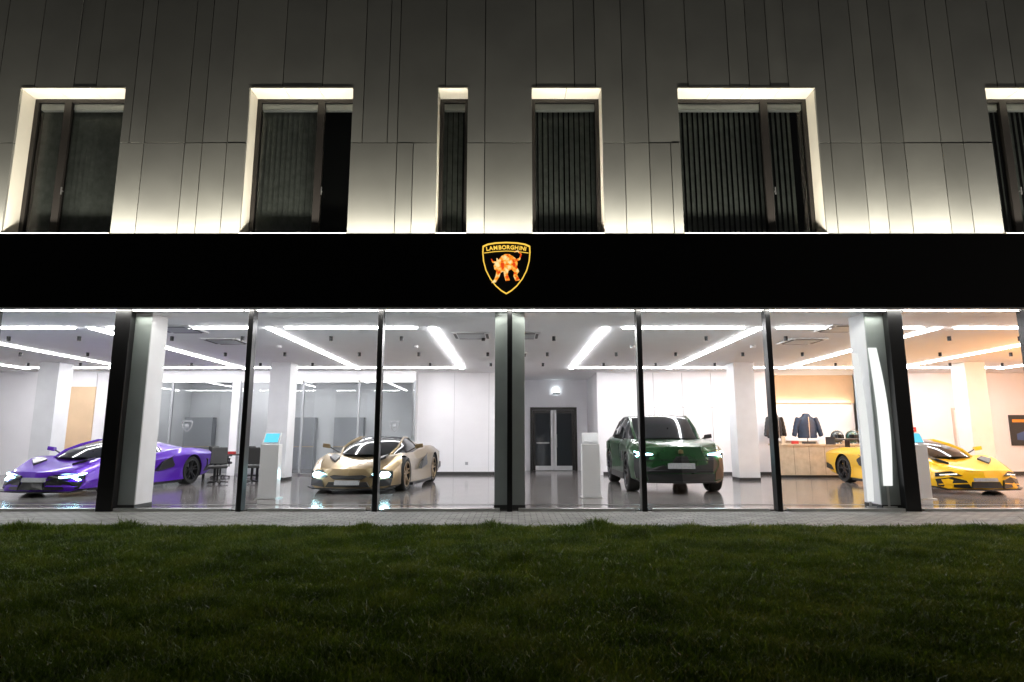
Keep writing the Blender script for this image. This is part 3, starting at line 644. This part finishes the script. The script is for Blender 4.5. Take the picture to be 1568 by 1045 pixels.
# ---------------------------------------------------------------- ground
G=MB(); gmt=mat('soil_and_grass',(.012,.020,.005),.95,noise=.5,nscale=3,bump=.6,bscale=40)
G.quad([(-300,-300,-.03),(300,-300,-.03),(300,400,-.03),(-300,400,-.03)],gmt); G.obj('ground',fixn=False)
pv=bpy.data.materials.new('pavers'); pv.use_nodes=True; nt=pv.node_tree; b=nt.nodes['Principled BSDF']; b.inputs['Roughness'].default_value=.75
tc=nt.nodes.new('ShaderNodeTexCoord'); br=nt.nodes.new('ShaderNodeTexBrick'); br.inputs['Scale'].default_value=1; br.inputs['Brick Width'].default_value=.2; br.inputs['Row Height'].default_value=.1; br.inputs['Mortar Size'].default_value=.008
br.inputs['Color1'].default_value=(.19,.185,.18,1); br.inputs['Color2'].default_value=(.30,.295,.28,1); br.inputs['Mortar'].default_value=(.035,.035,.032,1)
nz=nt.nodes.new('ShaderNodeTexNoise'); nz.inputs['Scale'].default_value=1.3; nz.inputs['Detail'].default_value=6
mx=nt.nodes.new('ShaderNodeMix'); mx.data_type='RGBA'; mx.blend_type='MULTIPLY'; mx.inputs['Factor'].default_value=.6
nt.links.new(tc.outputs['Object'],br.inputs['Vector']); nt.links.new(tc.outputs['Object'],nz.inputs['Vector']); nt.links.new(br.outputs['Color'],mx.inputs['A']); nt.links.new(nz.outputs['Fac'],mx.inputs['B']); nt.links.new(mx.outputs['Result'],b.inputs['Base Color'])
bpn=nt.nodes.new('ShaderNodeBump'); bpn.inputs['Strength'].default_value=.6; bpn.inputs['Distance'].default_value=.01; bpn.invert=True; nt.links.new(br.outputs['Fac'],bpn.inputs['Height']); nt.links.new(bpn.outputs[0],b.inputs['Normal'])
G=MB(); G.box(-40,40,8.98,10.86,-.12,0,pv); G.obj('paved_walkway')
G=MB(); x=-40; cm=mat('kerb_concrete',(.26,.25,.23),.8,noise=.15,nscale=9)
while x<40: G.box(x+.004,x+.996,8.88,8.975,-.12,.012,cm); x+=1
G.obj('lawn_kerb',bevel=.006)
def lawn():
    N=480000
    u=np.random.rand(N); y=2.4+(8.93-2.4)*u**1.05
    hw=y*.95+1.2; x=(np.random.rand(N)*2-1)*np.minimum(hw,11)
    f=np.sin(x*1.7+np.sin(y*2.1)*1.5)*np.cos(y*1.9+np.sin(x*.9)*2)
    f2=np.sin(x*7.3+y*3.1)*np.sin(y*8.7-x*2.2)
    h=.032+.014*f+.012*f2+np.random.rand(N)*.034
    tall=np.random.rand(N)<.012; h[tall]*=1.9
    edge=y>8.6; h[edge]+=.022
    tuft=np.zeros(N)
    for k in range(40):
        cx,cy=np.random.uniform(-10,10),np.random.uniform(6.5,8.85); r=np.random.uniform(.08,.22)
        tuft+=np.exp(-((x-cx)**2+(y-cy)**2)/(r*r))
    h*=1+1.0*np.minimum(tuft,1)
    a=np.random.rand(N)*2*math.pi; w=.0022+np.random.rand(N)*.0024+ y*.00022
    lean=np.random.rand(N)*.9+.1; la=np.random.rand(N)*2*math.pi
    dx=np.cos(a)*w; dy=np.sin(a)*w; tx=np.cos(la)*h*lean; ty=np.sin(la)*h*lean
    z0=-.03
    V=np.zeros((N,5,3)); 
    V[:,0]=np.stack([x-dx,y-dy,np.full(N,z0)],1); V[:,1]=np.stack([x+dx,y+dy,np.full(N,z0)],1)
    V[:,2]=np.stack([x+dx*.8+tx*.35,y+dy*.8+ty*.35,z0+h*.62],1); V[:,3]=np.stack([x-dx*.8+tx*.35,y-dy*.8+ty*.35,z0+h*.62],1)
    V[:,4]=np.stack([x+tx,y+ty,z0+h],1)
    me=bpy.data.meshes.new('lawn'); me.vertices.add(N*5); me.vertices.foreach_set('co',V.reshape(-1))
    base=np.arange(N)[:,None]*5
    loops=np.concatenate([base+0,base+1,base+2,base+3,base+3,base+2,base+4],1).reshape(-1)
    me.loops.add(N*7); me.loops.foreach_set('vertex_index',loops.astype(np.int32))
    me.polygons.add(N*2); st=np.stack([np.arange(N)*7,np.arange(N)*7+4],1).reshape(-1); me.polygons.foreach_set('loop_start',st.astype(np.int32))
    me.update(calc_edges=True); me.validate()
    m=bpy.data.materials.new('grass'); m.use_nodes=True; nt=m.node_tree; b=nt.nodes['Principled BSDF']; b.inputs['Roughness'].default_value=.42
    g=nt.nodes.new('ShaderNodeNewGeometry'); r=nt.nodes.new('ShaderNodeValToRGB'); n1=nt.nodes.new('ShaderNodeTexNoise'); n1.inputs['Scale'].default_value=1.6; n1.inputs['Detail'].default_value=3
    wn=nt.nodes.new('ShaderNodeTexNoise'); wn.inputs['Scale'].default_value=60
    ad=nt.nodes.new('ShaderNodeMath'); ad.operation='ADD'; mu=nt.nodes.new('ShaderNodeMath'); mu.operation='MULTIPLY'; mu.inputs[1].default_value=.5
    nt.links.new(g.outputs['Position'],n1.inputs[0]); nt.links.new(g.outputs['Position'],wn.inputs[0]); nt.links.new(n1.outputs[0],ad.inputs[0]); nt.links.new(wn.outputs[0],ad.inputs[1]); nt.links.new(ad.outputs[0],mu.inputs[0]); nt.links.new(mu.outputs[0],r.inputs[0])
    e=r.color_ramp.elements; e[0].position=.37; e[0].color=(.020,.036,.004,1); e[1].position=.64; e[1].color=(.13,.15,.018,1); q=e.new(.5); q.color=(.058,.098,.006,1)
    nt.links.new(r.outputs[0],b.inputs['Base Color'])
    tr=nt.nodes.new('ShaderNodeBsdfTranslucent'); mxs=nt.nodes.new('ShaderNodeMixShader'); mxs.inputs[0].default_value=.5
    nt.links.new(r.outputs[0],tr.inputs[0]); nt.links.new(b.outputs[0],mxs.inputs[1]); nt.links.new(tr.outputs[0],mxs.inputs[2]); nt.links.new(mxs.outputs[0],nt.nodes['Material Output'].inputs[0])
    me.materials.append(m); o=bpy.data.objects.new('grass_lawn',me); S.collection.objects.link(o)
lawn()

w=bpy.data.worlds.new('World'); S.world=w; w.use_nodes=True; nt=w.node_tree; bg=nt.nodes['Background']
sk=nt.nodes.new('ShaderNodeTexSky'); sk.sky_type='NISHITA'; sk.sun_disc=False; sk.sun_elevation=math.radians(2); sk.sun_rotation=math.radians(125)
hs=nt.nodes.new('ShaderNodeHueSaturation'); hs.inputs['Saturation'].default_value=.2; nt.links.new(sk.outputs[0],hs.inputs['Color']); nt.links.new(hs.outputs[0],bg.inputs[0]); bg.inputs[1].default_value=.03
cd=bpy.data.cameras.new('camera'); cd.lens=21.4; cd.sensor_width=36; cd.clip_end=1000
c=bpy.data.objects.new('camera',cd); S.collection.objects.link(c); c.location=(0,0,1.23); c.rotation_euler=(math.radians(90+9.13),0,0); S.camera=c
